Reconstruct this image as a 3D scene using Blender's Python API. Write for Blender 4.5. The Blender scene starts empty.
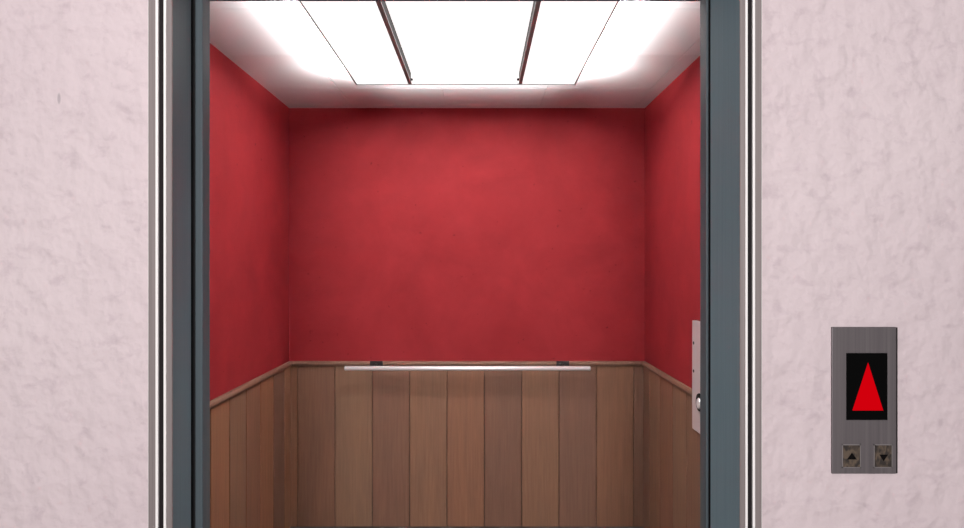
import bpy, bmesh, math, random
from mathutils import Vector, Matrix
random.seed(7)
C = bpy.context.scene.collection
F = 658.0                      # focal length in pixels of a 964 px wide frame
CAMZ = 1.467                   # eye height

# ------------------------------------------------------------------ helpers
def tag(o, label=None, cat=None, group=None, kind=None):
    if label: o['label'] = label
    if cat: o['category'] = cat
    if group: o['group'] = group
    if kind: o['kind'] = kind
    return o

def empty(name, loc):
    o = bpy.data.objects.new(name, None)
    o.location = loc
    o.empty_display_size = .05
    C.objects.link(o)
    return o

class MB:
    """collects shapes (world coordinates) into one mesh object"""
    def __init__(s):
        s.bm = bmesh.new(); s.tone = s.bm.faces.layers.float.new('tone'); s.cur = 0.5
    def _mark(s, faces, smooth=False):
        for f in faces:
            f[s.tone] = s.cur; f.smooth = smooth
    def box(s, a, b, bevel=0.0, seg=1):
        x0, y0, z0 = (min(a[i], b[i]) for i in range(3)); x1, y1, z1 = (max(a[i], b[i]) for i in range(3))
        vs = [s.bm.verts.new(p) for p in ((x0,y0,z0),(x1,y0,z0),(x1,y1,z0),(x0,y1,z0),(x0,y0,z1),(x1,y0,z1),(x1,y1,z1),(x0,y1,z1))]
        fs = [s.bm.faces.new([vs[i] for i in q]) for q in ((3,2,1,0),(4,5,6,7),(0,1,5,4),(1,2,6,5),(2,3,7,6),(3,0,4,7))]
        s._mark(fs)
        if bevel > 0:
            es = list({e for f in fs for e in f.edges})
            r = bmesh.ops.bevel(s.bm, geom=es, offset=bevel, segments=seg, affect='EDGES', profile=0.5)
            s._mark(r['faces'])
        return s
    def loft(s, rings, close=True, caps=True, smooth=False):
        R = [[s.bm.verts.new(p) for p in ring] for ring in rings]
        fs = []
        n = len(R[0])
        for i in range(len(R)-1):
            for k in range(n if close else n-1):
                k2 = (k+1) % n
                fs.append(s.bm.faces.new((R[i][k], R[i][k2], R[i+1][k2], R[i+1][k])))
        s._mark(fs, smooth)
        if caps:
            c = [s.bm.faces.new(list(reversed(R[0]))), s.bm.faces.new(R[-1])]
            s._mark(c)
        return s
    def tube(s, pts, r, n=20, smooth=True):
        """round bar through pts (mitred)"""
        P = [Vector(p) for p in pts]; rings = []
        up = Vector((0,0,1))
        d0 = (P[1]-P[0]).normalized()
        if abs(d0.dot(up)) > .95: up = Vector((1,0,0))
        for i, p in enumerate(P):
            d = (P[min(i+1,len(P)-1)]-P[max(i-1,0)]).normalized()
            u = (up - d*up.dot(d)).normalized(); v = d.cross(u)
            rr = r[i] if isinstance(r, (list, tuple)) else r
            rings.append([p + u*math.cos(2*math.pi*k/n)*rr + v*math.sin(2*math.pi*k/n)*rr for k in range(n)])
        return s.loft(rings, smooth=smooth)
    def prism(s, poly, ext):
        """poly: 3-D points in a plane, pushed along vector ext"""
        e = Vector(ext)
        return s.loft([[Vector(p) for p in poly], [Vector(p)+e for p in poly]])
    def build(s, name, m, parent=None, loc=None):
        bmesh.ops.recalc_face_normals(s.bm, faces=s.bm.faces[:])
        me = bpy.data.meshes.new(name); 
        o = bpy.data.objects.new(name, me); C.objects.link(o)
        org = Vector(loc) if loc is not None else Vector((0,0,0))
        if parent is not None:
            org = Vector(parent.get('_org', (0,0,0))) if loc is None else org
        if parent is not None:
            o.parent = parent
            o.location = org - Vector(parent['_org']) if '_org' in parent else org
        else:
            o.location = org
        o['_org'] = tuple(org)
        for v in s.bm.verts: v.co -= org
        s.bm.to_mesh(me); s.bm.free()
        me.materials.append(m)
        return o

def root(name, loc, label, cat, group=None):
    o = empty(name, loc); o['_org'] = tuple(loc)
    return tag(o, label, cat, group)

# ------------------------------------------------------------------ materials
class NT:
    def __init__(s, name):
        s.m = bpy.data.materials.new(name); s.m.use_nodes = True
        s.n = s.m.node_tree.nodes; s.l = s.m.node_tree.links
        s.b = s.n['Principled BSDF']
        s.pos = s.n.new('ShaderNodeNewGeometry').outputs['Position']
    def add(s, t, **kw):
        x = s.n.new(t)
        for k, v in kw.items(): setattr(x, k, v)
        return x
    def noise(s, scale=(1,1,1), sc=5, detail=4, rough=.5, dist=0):
        mp = s.add('ShaderNodeMapping'); mp.inputs['Scale'].default_value = scale
        s.l.new(s.pos, mp.inputs['Vector'])
        t = s.add('ShaderNodeTexNoise'); t.inputs['Scale'].default_value = sc
        t.inputs['Detail'].default_value = detail; t.inputs['Roughness'].default_value = rough
        t.inputs['Distortion'].default_value = dist
        s.l.new(mp.outputs[0], t.inputs['Vector'])
        return t.outputs['Fac']
    def ramp(s, fac, stops):
        r = s.add('ShaderNodeValToRGB'); e = r.color_ramp.elements
        while len(e) < len(stops): e.new(.5)
        for k, (p, c) in enumerate(stops):
            e[k].position = p; e[k].color = (*c, 1) if len(c) == 3 else c
        s.l.new(fac, r.inputs['Fac'])
        return r.outputs['Color']
    def mix(s, a, b, fac, mode='MIX'):
        x = s.add('ShaderNodeMix', data_type='RGBA', blend_type=mode)
        for k, v in (('A', a), ('B', b)):
            i = [q for q in x.inputs if q.name == k and q.type == 'RGBA'][0]
            if hasattr(v, 'links'): s.l.new(v, i)
            else: i.default_value = (*v, 1)
        i = x.inputs[0]
        if hasattr(fac, 'links'): s.l.new(fac, i)
        else: i.default_value = fac
        return [q for q in x.outputs if q.type == 'RGBA'][0]
    def math(s, op, a, b=None):
        x = s.add('ShaderNodeMath', operation=op)
        for i, v in enumerate((a, b)):
            if v is None: continue
            if hasattr(v, 'links'): s.l.new(v, x.inputs[i])
            else: x.inputs[i].default_value = v
        return x.outputs[0]
    def col(s, c):
        i = s.b.inputs['Base Color']
        if hasattr(c, 'links'): s.l.new(c, i)
        else: i.default_value = (*c, 1)
    def set(s, **kw):
        for k, v in kw.items(): s.b.inputs[k.replace('_', ' ')].default_value = v
        return s
    def bump(s, h, strength=.3, dist=.01):
        b = s.add('ShaderNodeBump'); b.inputs['Strength'].default_value = strength; b.inputs['Distance'].default_value = dist
        s.l.new(h, b.inputs['Height']); s.l.new(b.outputs[0], s.b.inputs['Normal'])

def flat(name, c, rough=.5, metal=0.0, **kw):
    t = NT(name); t.col(c); t.set(Roughness=rough, Metallic=metal, **kw); return t.m

def emit(name, c, strength):
    t = NT(name); t.col((.8,.8,.8)); t.set(Roughness=.5)
    t.b.inputs['Emission Color'].default_value = (*c, 1); t.b.inputs['Emission Strength'].default_value = strength
    return t.m

def m_plaster():
    t = NT('pink_plaster')
    big = t.noise(sc=1.6, detail=3); mid = t.noise(scale=(1,1,.9), sc=19, detail=2, rough=.5, dist=.1)
    fine = t.noise(sc=95, detail=3, rough=.6)
    c = t.ramp(big, [(.3, (.655,.55,.57)), (.7, (.71,.605,.62))])
    sp = t.ramp(t.noise(scale=(1,1,1.3), sc=26, detail=4, rough=.6, dist=.4), [(.28, (.78,.75,.78)), (.46, (1,1,1))])
    c = t.mix(c, sp, .55, 'MULTIPLY')
    # one short vertical scuff on the left
    sx = t.add('ShaderNodeSeparateXYZ'); t.l.new(t.pos, sx.inputs[0])
    dx = t.math('POWER', t.math('DIVIDE', t.math('ADD', sx.outputs[0], .842), .004), 2.0)
    dz = t.math('POWER', t.math('DIVIDE', t.math('ADD', sx.outputs[2], -1.800), .013), 2.0)
    r = t.math('ADD', dx, dz)
    scuff = t.ramp(r, [(.3, (1,1,1)), (1.0, (0,0,0))])
    c = t.mix(c, (.42,.36,.38), t.math('MULTIPLY', scuff, .8))
    t.col(c); t.set(Roughness=.8, Specular_IOR_Level=.2)
    h = t.math('ADD', t.math('MULTIPLY', mid, 1.0), t.math('MULTIPLY', fine, .10))
    t.bump(h, .6, .025)
    return t.m

def m_red():
    t = NT('red_painted_panel')
    a = t.noise(sc=2.2, detail=5, rough=.6, dist=.5); b = t.noise(sc=9, detail=5, rough=.6); c_ = t.noise(sc=38, detail=2, rough=.5)
    c = t.ramp(a, [(.3, (.200,.016,.019)), (.7, (.255,.022,.026))])
    c = t.mix(c, t.ramp(b, [(.3, (.88,.86,.86)), (.65, (1,1,1))]), .6, 'MULTIPLY')
    c = t.mix(c, t.ramp(c_, [(.22, (.45,.4,.4)), (.28, (1,1,1))]), .7, 'MULTIPLY')
    t.col(c); t.set(Roughness=.62, Specular_IOR_Level=.06); t.bump(b, .08, .01)
    return t.m

def m_wood():
    t = NT('brown_wood_planks')
    at = t.add('ShaderNodeAttribute', attribute_name='tone')
    c = t.ramp(at.outputs['Fac'], [(0, (.165,.088,.060)), (.35, (.215,.104,.062)), (.65, (.205,.117,.073)), (1, (.265,.122,.064))])
    g = t.noise(scale=(60,60,2.2), sc=1.6, detail=6, rough=.65, dist=.3)
    g2 = t.noise(scale=(8,8,1.2), sc=1.0, detail=4, rough=.6, dist=1.0)
    c = t.mix(c, t.ramp(g, [(.3, (.72,.70,.68)), (.7, (1.12,1.10,1.08))]), .7, 'MULTIPLY')
    c = t.mix(c, t.ramp(g2, [(.3, (.85,.86,.9)), (.7, (1.1,1.06,1.0))]), .7, 'MULTIPLY')
    t.col(c); t.set(Roughness=.6, Specular_IOR_Level=.25); t.bump(g, .12, .004)
    return t.m

def m_brushed(name, c0, c1, rough, metal, axis='z', st=.35, spec=.5):
    t = NT(name)
    sc = {'z': (140,140,1.5), 'x': (1.5,140,140)}[axis]
    g = t.noise(scale=sc, sc=1.5, detail=4, rough=.6); g2 = t.noise(sc=3.5, detail=3)
    c = t.ramp(g, [(.3, c0), (.7, c1)])
    c = t.mix(c, t.ramp(g2, [(.3, (.9,.9,.9)), (.7, (1.05,1.05,1.05))]), st, 'MULTIPLY')
    t.col(c); t.set(Roughness=rough, Metallic=metal, Specular_IOR_Level=spec)
    return t.m

def m_button():
    t = NT('mottled_bronze_button')
    g = t.noise(scale=(1,1,.6), sc=70, detail=2, dist=1.4)
    t.col(t.ramp(g, [(.42, (.045,.036,.032)), (.62, (.15,.11,.08))])); t.set(Roughness=.45, Metallic=.35)
    return t.m

def m_floor(name, c0, c1):
    t = NT(name); g = t.noise(sc=30, detail=4)
    t.col(t.ramp(g, [(.35, c0), (.65, c1)])); t.set(Roughness=.6); return t.m

PLASTER = m_plaster(); RED = m_red(); WOOD = m_wood()
SLATE = m_brushed('slate_grey_steel', (.135,.195,.225), (.16,.222,.25), .45, .05, spec=.2)
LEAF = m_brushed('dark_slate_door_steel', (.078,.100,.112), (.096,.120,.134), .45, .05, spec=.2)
TAUPE = m_brushed('taupe_satin_steel', (.25,.212,.208), (.31,.265,.26), .45, .25)
BEAD = flat('white_glint_bead', (.97,.94,.92), .3, 0)  # near-white colour stands in for light glinting on the polished edges
GROOVE = flat('dark_groove', (.012,.008,.009), .7, 0, Specular_IOR_Level=.2)
GAP_SHADE = flat('shadow_gap_black', (.006,.006,.007), .7)  # black colour stands in for the shadowed gap beside each door leaf
CEIL = flat('white_ceiling_tile', (.80,.80,.80), .6, 0, Specular_IOR_Level=.2)
WHITE = flat('white_enamel', (.86,.84,.84), .45)
FIN = flat('dark_bronze_fin', (.012,.009,.009), .6, 0)
FINCAP = flat('grey_fin_cap', (.55,.57,.58), .5, .2)
CHROME = flat('polished_steel', (.92,.88,.89), .3, .3)
BRUSH = m_brushed('brushed_panel_steel', (.60,.54,.54), (.72,.65,.65), .4, .25)
PLATE = m_brushed('brushed_grey_plate', (.135,.118,.124), (.185,.162,.166), .42, .35)
DARKM = flat('dark_metal', (.022,.018,.018), .55, .2, Specular_IOR_Level=.2)
SCREEN = flat('black_glass', (.003,.003,.003), .3, 0, Specular_IOR_Level=.04)
ARROW = emit('red_arrow_light', (.62,.0,.004), 1.0)
ARROW.node_tree.nodes['Principled BSDF'].inputs['Base Color'].default_value = (.02,0,0,1)
ARROW.node_tree.nodes['Principled BSDF'].inputs['Specular IOR Level'].default_value = 0
BUTTON = m_button()
PLANK_SHADE = flat('plank_gap_shade', (.03,.018,.013), .8)  # near-black colour puts shade into the gaps between planks
GLYPH = flat('black_engraving', (.005,.004,.004), .7, 0, Specular_IOR_Level=.05)
SURR = flat('button_bezel', (.24,.215,.215), .45, .2)
CABFLOOR = m_floor('dark_cab_vinyl', (.045,.035,.032), (.07,.055,.05))
HALLFLOOR = m_floor('grey_hall_vinyl', (.30,.27,.27), (.38,.34,.34))
LAMP_L = 1.1
DOWN_W = 20.0
DIFF = emit('lit_white_diffuser', (1, .97, .96), LAMP_L)

# ------------------------------------------------------------------ measures (metres, camera at x=0 y=0 looking +y)
XL, XR, YB, ZC = -1.073, .927, 3.70, 2.35     # cab: left wall, right wall, back wall, ceiling
YF = 1.62                                      # inner face of the cab's front wall
YW = 1.316                                     # hall wall plane
YC = 1.300                                     # casing front plane
def px(u, y): return u*y/F

# ------------------------------------------------------------------ cab shell
T = .06
def S(o, label, cat): return tag(o, label, cat, kind='structure')

S(MB().box((XL-T, YF-.1, -.08), (XR+T, YB+T, 0)).build('floor', CABFLOOR), 'dark floor inside the elevator cab', 'floor')

wb = S(MB().box((XL-T, YB, 0), (XR+T, YB+T, ZC)).build('wall_back', RED), 'red painted back wall of the elevator cab above wood planks', 'wall')
wl = S(MB().box((XL-T, YF-.1, 0), (XL, YB, ZC)).build('wall_left', RED), 'red painted left side wall of the elevator cab', 'wall')
wr = S(MB().box((XR, YF-.1, 0), (XR+T, YB, ZC)).build('wall_right', RED), 'red painted right side wall of the elevator cab with steel plate', 'wall')
# cab front wall with its doorway (unseen inner side)
OL, OR, OT = -.70, .58, CAMZ+px(263.8, YF)
m = MB()
m.box((XL-T-.25, YF-.12, 0), (OL, YF, ZC)); m.box((OR, YF-.12, 0), (XR+T+.25, YF, ZC))
m.box((OL, YF-.12, OT), (OR, YF, ZC))
S(m.build('wall_front', SLATE), 'grey steel front wall and header of the elevator cab around its doorway', 'wall')

# ceiling of square tiles
m = MB()
m.box((XL-T, YF-.12, ZC+.006), (XR+T, YB+T, ZC+.08))
xs = [XL] + [v for v in (-.711, -.189, .333, .855)] + [XR]
ys = [YF, 1.760, 2.267, 2.774, 3.281, 3.62, YB]
g = .0012
for i in range(len(xs)-1):
    for k in range(len(ys)-1):
        m.box((xs[i]+(g if i else 0), ys[k]+g, ZC), (xs[i+1]-(g if i < len(xs)-2 else 0), ys[k+1]-(g if k < len(ys)-2 else 0), ZC+.0065))
S(m.build('ceiling', CEIL), 'white tiled ceiling of the elevator cab around the light panel', 'ceiling')

# wainscot: planks + cap moulding, one per wall
RT, RB = CAMZ-.540, CAMZ-.567            # moulding top / bottom heights
def planks(axis, cuts, face, out, name, parent):
    m = MB(); tones = [random.random() for _ in cuts]
    for i in range(len(cuts)-1):
        a, b = cuts[i]+.0014, cuts[i+1]-.0014
        m.cur = tones[i]
        if axis == 'x': m.box((a, face, 0.0), (b, face+out, RB+.004), .0026, 1)
        else: m.box((face, a+.0025, 0.0), (face+out, b-.0025, RB+.004), .0008, 1)
    o = m.build(name, WOOD, parent)
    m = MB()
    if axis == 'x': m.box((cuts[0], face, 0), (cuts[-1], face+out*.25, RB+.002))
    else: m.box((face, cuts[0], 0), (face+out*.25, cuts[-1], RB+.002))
    m.build('gap_shade_board', PLANK_SHADE, parent)
    return o
bc = [XL] + [-1.0228+.2094*n for n in range(10)] + [XR]
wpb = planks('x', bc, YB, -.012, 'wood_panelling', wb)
lc = sorted([YB-.012] + [3.578-.197*n for n in range(10)] + [YF])
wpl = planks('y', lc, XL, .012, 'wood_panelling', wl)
rc = sorted([YB-.012] + [3.558-.215*n for n in range(9)] + [YF])
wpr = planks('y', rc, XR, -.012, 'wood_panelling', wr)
# cap rail: small rounded profile (out, height)
prof = [(0, RB), (.014, RB), (.020, RB+.005), (.022, RB+.013), (.019, RB+.021), (.012, RT), (0, RT)]
m = MB(); m.cur = .0
m.loft([[Vector((XL+o, YB-o, z)) for o, z in prof], [Vector((XR-o, YB-o, z)) for o, z in prof]])
m.build('cap_moulding', WOOD, wb)
m = MB(); m.cur = .0
m.loft([[Vector((XL+o, YF, z)) for o, z in prof], [Vector((XL+o, YB-o, z)) for o, z in prof]])
m.build('cap_moulding', WOOD, wl)
m = MB(); m.cur = .0
m.loft([[Vector((XR-o, YF, z)) for o, z in prof], [Vector((XR-o, YB-o, z)) for o, z in prof]])
m.build('cap_moulding', WOOD, wr)

# ------------------------------------------------------------------ ceiling light: hung panel of three diffusers
H0 = CAMZ+.800                            # underside of the luminous panel
LX0, LX1, LY0, LY1 = -.5495, .4229, 1.72, 2.915
cl = root('ceiling_light', ((LX0+LX1)/2, (LY0+LY1)/2, H0), 'large white luminous ceiling light panel with two dark dividing fins', 'ceiling light')
m = MB()                                  # tray behind the diffusers
m.box((LX0+.003, LY0+.003, H0+.008), (LX1-.003, LY1-.003, H0+.016))
m.build('tray', WHITE, cl)
m = MB()                                  # thin rim
for a, b in (((LX0, LY0), (LX0+.0065, LY1)), ((LX1-.0065, LY0), (LX1, LY1)), ((LX0, LY0), (LX1, LY0+.005)), ((LX0, LY1-.005), (LX1, LY1))):
    m.box((a[0], a[1], H0-.003), (b[0], b[1], H0+.016))
m.build('rim', FINCAP, cl)
FX = (-.2905, .1652)
for a, b in ((LX0+.006, FX[0]-.002), (FX[0]+.002, FX[1]-.002), (FX[1]+.002, LX1-.006)):
    MB().box((a, LY0+.006, H0), (b, LY1-.006, H0+.008), .001).build('diffuser', DIFF, cl)
for x, s in ((FX[0], -1), (FX[1], 1)):
    m = MB(); m.box((x-.003, LY0+.02, H0-.034), (x+.003, 2.745, H0+.004))
    m.box((x, 2.725, H0-.034), (x-.012*s, 2.737, H0-.026), .001)
    f = m.build('divider_fin', FIN, cl)
    MB().box((x-.003 + (0 if s > 0 else -.009), LY0+.02, H0-.038), (x+.003+(0 if s < 0 else .009), 2.775, H0-.033), .001).build('fin_cap', FINCAP, f)
for x in (LX0+.12, LX1-.12):
    for y in (LY0+.15, LY1-.15):
        MB().tube([(x, y, H0+.014), (x, y, ZC)], .005, 12).build('hanger', WHITE, cl)

# cove lamps sitting on top of the panel's long edges, throwing light out across the ceiling
def area(name, loc, direction, sx, sy, power, color=(1,1,1), spread=180):
    d = bpy.data.lights.new(name, 'AREA'); d.shape = 'RECTANGLE'; d.size = sx; d.size_y = sy
    d.energy = power; d.color = color; d.spread = math.radians(spread)
    o = bpy.data.objects.new(name, d); C.objects.link(o)
    o.location = loc
    o.rotation_euler = Vector(direction).to_track_quat('-Z', 'Y').to_euler()
    return o
COVE = 41.0
def cove(loc, d, along, length, power, spread=98):
    d = Vector(d).normalized(); xx = Vector(along); zz = -d; yy = zz.cross(xx)
    o = area('cove_lamp', loc, d, length, .02, power, (1,.97,.975), spread)
    o.rotation_euler = Matrix((xx, yy, zz)).transposed().to_euler()
    return o
ym, yl = (1.80+LY1-.03)/2, LY1-.03-1.80
cove((LX0+.025, ym, H0+.030), (-1, 0, 1.27), (0,1,0), yl, COVE)
cove((LX1-.025, ym, H0+.030), (1, 0, 1.27), (0,1,0), yl, COVE)
cove(((LX0+LX1)/2, LY1-.025, H0+.030), (0, 1, 1.27), (1,0,0), LX1-LX0-.06, COVE*2.6)
for sx, x in ((-1, LX0+.04), (1, LX1-.04)):
    cove((x, LY1-.04, H0+.030), (sx*.78, .66, 1.35), (.66, -sx*.78, 0), .10, COVE*.21, 118)
# extra downlight added under each diffuser, spread narrowed to darken the wall tops
for a, b in ((LX0+.012, FX[0]-.012), (FX[0]+.012, FX[1]-.012), (FX[1]+.012, LX1-.012)):
    o = area('down_lamp', ((a+b)/2, (LY0+LY1)/2, H0-.003), (0,0,-1), b-a, LY1-LY0-.04, DOWN_W*(b-a), (1,.97,.96), 116)
    o.rotation_euler = (0,0,0)

# ------------------------------------------------------------------ handrail on the back wall
HY, HZ = YB-.075, CAMZ-px(103.3, YB-.075)
hr = root('handrail', ((px(-135,HY)+px(110.5,HY))/2, YB-.012, HZ), 'slim polished steel handrail bar on the back wall above the wood planks', 'handrail')
x0, x1 = px(-135.5, HY), px(110.5, HY)
r = .0125
m = MB(); m.tube([(x0,HY,HZ),(x0+.002,HY,HZ),(x0+.004,HY,HZ),(x1-.004,HY,HZ),(x1-.002,HY,HZ),(x1,HY,HZ)], [r*.75,r*.93,r,r,r*.93,r*.75], 24)
m.build('bar', CHROME, hr)
for u in (-105, 84):
    x = px(u, HY)
    m = MB(); yw = YB-.023
    m.tube([(x, yw, HZ+.016), (x, HY+.03, HZ+.016), (x, HY+.008, HZ+.012), (x, HY, HZ+.004)], .006, 12)
    m.box((x-.036, yw-.005, HZ+.002), (x+.036, yw+.001, HZ+.034), .002)
    m.build('bracket', DARKM, hr)

# ------------------------------------------------------------------ car operating plate on the right wall
PXI = .905                                # its face
zt, zb = CAMZ-px(55, 1)*px(1,1)*0 - .236, CAMZ-.697
Y1, Y0 = F*PXI/212.0, F*PXI/212.0-.26
cp = root('control_panel', (XR, (Y0+Y1)/2, zb), 'tall narrow brushed steel plate on the right cab wall beside the door', 'control panel')
MB().box((PXI, Y0, zb), (XR, Y1, zt), .0025, 2).build('faceplate', BRUSH, cp)
def disc(m, x0, x1, y, z, r0, r1=None, n=24):
    r1 = r0 if r1 is None else r1
    m.loft([[Vector((x0, y+r0*math.cos(2*math.pi*k/n), z+r0*math.sin(2*math.pi*k/n))) for k in range(n)],
            [Vector((x1, y+r1*math.cos(2*math.pi*k/n), z+r1*math.sin(2*math.pi*k/n))) for k in range(n)]])
    return m
for u, yy in ((213.7, 343), (213.7, 371)):
    Y = F*PXI/u
    disc(MB(), PXI+.001, PXI-.002, Y, CAMZ-(yy-265)*Y/F, .0075, .006).build('screw', DARKM, cp)
Yb = F*(PXI-.004)/218.6; zbn = CAMZ-(402.5-265)*Yb/F
rg = disc(MB(), PXI+.001, PXI-.004, Yb, zbn, .038, .036).build('button_ring', SCREEN, cp)
m = MB(); disc(m, PXI-.003, PXI-.009, Yb-.006, zbn-.003, .024, .020)
m.build('button', CHROME, rg)

# ------------------------------------------------------------------ hall wall with the doorway
TOP = CAMZ+.675
CL, CR = px(-308, YC), px(260, YC)       # inner edges of the casing
wo = .046
m = MB()
m.box((-2.6, YW, 0), (CL-.02, YW+.095, 3.0)); m.box((CR+.02, YW, 0), (2.6, YW+.095, 3.0)); m.box((CL-.02, YW, TOP+.02), (CR+.02, YW+.095, 3.0))
S(m.build('wall_hall', PLASTER), 'pale pink rough plaster hallway wall around the elevator doorway', 'wall')

# casing: profile strips mitred round the doorway
fr = S(MB().box((CL-.0005, YW+.001, TOP), (CR+.0005, YW+.09, TOP+.018)).build('trim_1', SLATE), 'stepped steel door casing around the elevator doorway', 'door casing')
k = YC/F
def sweep(pr, mat, name, smooth=False):
    """pr: (offset outward, y) loop swept up the left side, over the top and down the right"""
    m = MB()
    m.loft([[Vector((CL-o*1.04, y, 0)) for o, y in pr], [Vector((CL-o*1.04, y, TOP+o)) for o, y in pr],
            [Vector((CR+o*.95, y, TOP+o)) for o, y in pr], [Vector((CR+o*.95, y, 0)) for o, y in pr]], smooth=smooth)
    return m.build(name, mat, fr)
def rect(o0, o1, y0, y1, b=.0008):
    return [(o0, y1), (o0, y0+b), (o0+b, y0), (o1-b, y0), (o1, y0+b), (o1, y1)]
sweep(rect(0, 5.5*k, YC, YC+.004), TAUPE, 'inner_strip')
def roundp(o0, o1, y0, y1, n=8):
    c, r = (o0+o1)/2, (o1-o0)/2
    return [(o0, y1)] + [(c-r*math.cos(math.pi*i/n), y0+r-r*math.sin(math.pi*i/n)) for i in range(n+1)] + [(o1, y1)]
sweep(rect(5.5*k, 8*k, YC-.0015, YW+.003), BEAD, 'bead')
sweep(rect(8*k, 13.2*k, YC+.003, YW+.004, .0004), GROOVE, 'groove')
sweep(rect(13.2*k, 15.8*k, YC-.0015, YW+.003), BEAD, 'bead')
sweep(rect(15.8*k, 23.2*k, YC+.001, YW+.003), TAUPE, 'outer_strip')
sweep(rect(23.2*k, 24.2*k, YC+.004, YW+.003, .0003), BEAD, 'bead')  # outer-edge highlight, put in as a thin white line
# reveals (jamb returns)
RBY = 1.406
m = MB(); a, b = px(-308, YC), px(-289, RBY)
m.prism([(a, YC+.003, 0), (b, RBY, 0), (b-.02, RBY, 0), (a-.012, YC+.016, 0)], (0,0,TOP)).build('jamb', SLATE, fr)
m = MB(); a, b = px(260, YC), px(230.5, RBY)
m.prism([(a, YC+.003, 0), (b, RBY, 0), (b+.045, RBY, 0), (a+.012, YC+.016, 0)], (0,0,TOP)).build('jamb', SLATE, fr)

# sliding door leaves, retracted; only their leading edges show
def leaf(name, xe_front, xe_far, gap, label):
    y0, y1 = 1.430, 1.470
    m = MB(); m.box((xe_front, y0, .008), (xe_far, y1, TOP+.05), .0012, 2)
    d = S(m.build(name, LEAF), label, 'door')
    MB().box((gap[0], y0-.004, .008), (gap[1], y0+.0005, TOP+.05)).build('shadow_gap', GAP_SHADE, d)  # black strip drawn where the gap behind the jamb lies in shadow
    return d
leaf('door_1', px(-270, 1.47), px(-270, 1.47)-.30, (px(-285, 1.428), px(-290, 1.428)), 'grey steel sliding elevator door edge left of the opening')
leaf('door_2', px(220, 1.47), px(220, 1.47)+.30, (px(228.9, 1.428), px(231.5, 1.428)), 'grey steel sliding elevator door edge right of the opening')

# threshold between hall and cab, hall floor
m = MB()
m.box((-.95, YW+.02, -.03), (.85, YF-.1, 0))
for y in (1.424, 1.478): m.box((-.95, y-.003, 0), (.85, y+.003, .004))
S(m.build('trim_2', PLATE), 'metal sill on the floor under the elevator doors', 'door sill')
S(MB().box((-2.6, -1.2, -.08), (2.6, YW+.02, 0)).build('floor.001', HALLFLOOR), 'grey hallway floor in front of the elevator', 'floor')

# ------------------------------------------------------------------ hall call panel
YP = YW-.004
def X(p): return (p-480)*YP/F
def Z(p): return CAMZ-(p-265)*YP/F
hp = root('call_panel', (X(864.5), YW, Z(474)), 'brushed grey elevator call panel with red arrow display on the pink wall', 'call panel')
MB().box((X(832), YP, Z(474)), (X(896.6), YW+.004, Z(327)), .0016, 2).build('faceplate', PLATE, hp)
MB().box((X(896.6)-.0005, YP+.001, Z(474)+.001), (X(898), YW+.002, Z(327)-.001), .0004).build('edge_shadow', GROOVE, hp)  # dark strip stands in for the shadow along the plate's right side
m = MB(); m.box((X(846.2), YP-.0012, Z(420)), (X(887.3), YP+.002, Z(353)), .0006)
sc_ = m.build('display_screen', SCREEN, hp)
MB().prism([(X(852.0), YP-.0012, Z(410.3)), (X(882.7), YP-.0012, Z(410.3)), (X(867.6), YP-.0012, Z(362.5))], (0,-.0008,0)).build('arrow', ARROW, sc_)
for x0_, x1_, up in ((842.8, 859.6, True), (874.4, 891.2, False)):
    m = MB()                              # thin pale surround
    for a, b in (((x0_-1, 467.8), (x1_+1, 466.8)), ((x0_-1, 445.2), (x1_+1, 444.2)), ((x0_-1, 467.8), (x0_, 444.2)), ((x1_, 467.8), (x1_+1, 444.2))):
        m.box((X(a[0]), YP-.0010, Z(a[1])), (X(b[0]), YP+.001, Z(b[1])))
    bt = MB().box((X(x0_), YP-.0026, Z(466.8)), (X(x1_), YP+.001, Z(445.2)), .0008).build('button', BUTTON, hp)
    m.build('button_surround', SURR, bt)
    cx = (x0_+x1_)/2
    if up: tri = [(cx-4.9, 459), (cx+4.9, 459), (cx, 452.2)]
    else: tri = [(cx-4.3, 454.2), (cx+4.3, 454.2), (cx, 460.8)]
    MB().prism([(X(a), YP-.0026, Z(b)) for a, b in tri], (0,-.0005,0)).build('arrow_mark', GLYPH, bt)

# ------------------------------------------------------------------ hall light, world, camera
area('hall_lamp', (-.35, .25, 2.75), (.1, .55, -1), 1.6, .5, 9, (1,.95,.95))
area('added_hall_fill', (-.05, -3.0, 1.93), (0, 1, -.02), .65, .4, 150, (1,.96,.96))  # added light behind the camera; shapes the lit pool on the back wall
w = bpy.data.worlds.new('hall_ambience'); bpy.context.scene.world = w; w.use_nodes = True
bg = w.node_tree.nodes['Background']; bg.inputs[0].default_value = (.93,.97,1,1); bg.inputs[1].default_value = .11

cam = bpy.data.cameras.new('camera'); co = bpy.data.objects.new('camera', cam); C.objects.link(co)
co.location = (0, 0, CAMZ); co.rotation_euler = (math.pi/2, 0, 0)
cam.sensor_width = 36; cam.lens = F/964*36
cam.shift_x = 2/964; cam.shift_y = 1/964
cam.clip_start = .02
sc = bpy.context.scene
sc.camera = co
sc.view_settings.view_transform = 'Standard'; sc.view_settings.look = 'None'
sc.view_settings.exposure = 0; sc.view_settings.gamma = 1; sc.view_settings.use_curve_mapping = False
for o in bpy.data.objects:
    if '_org' in o: del o['_org']
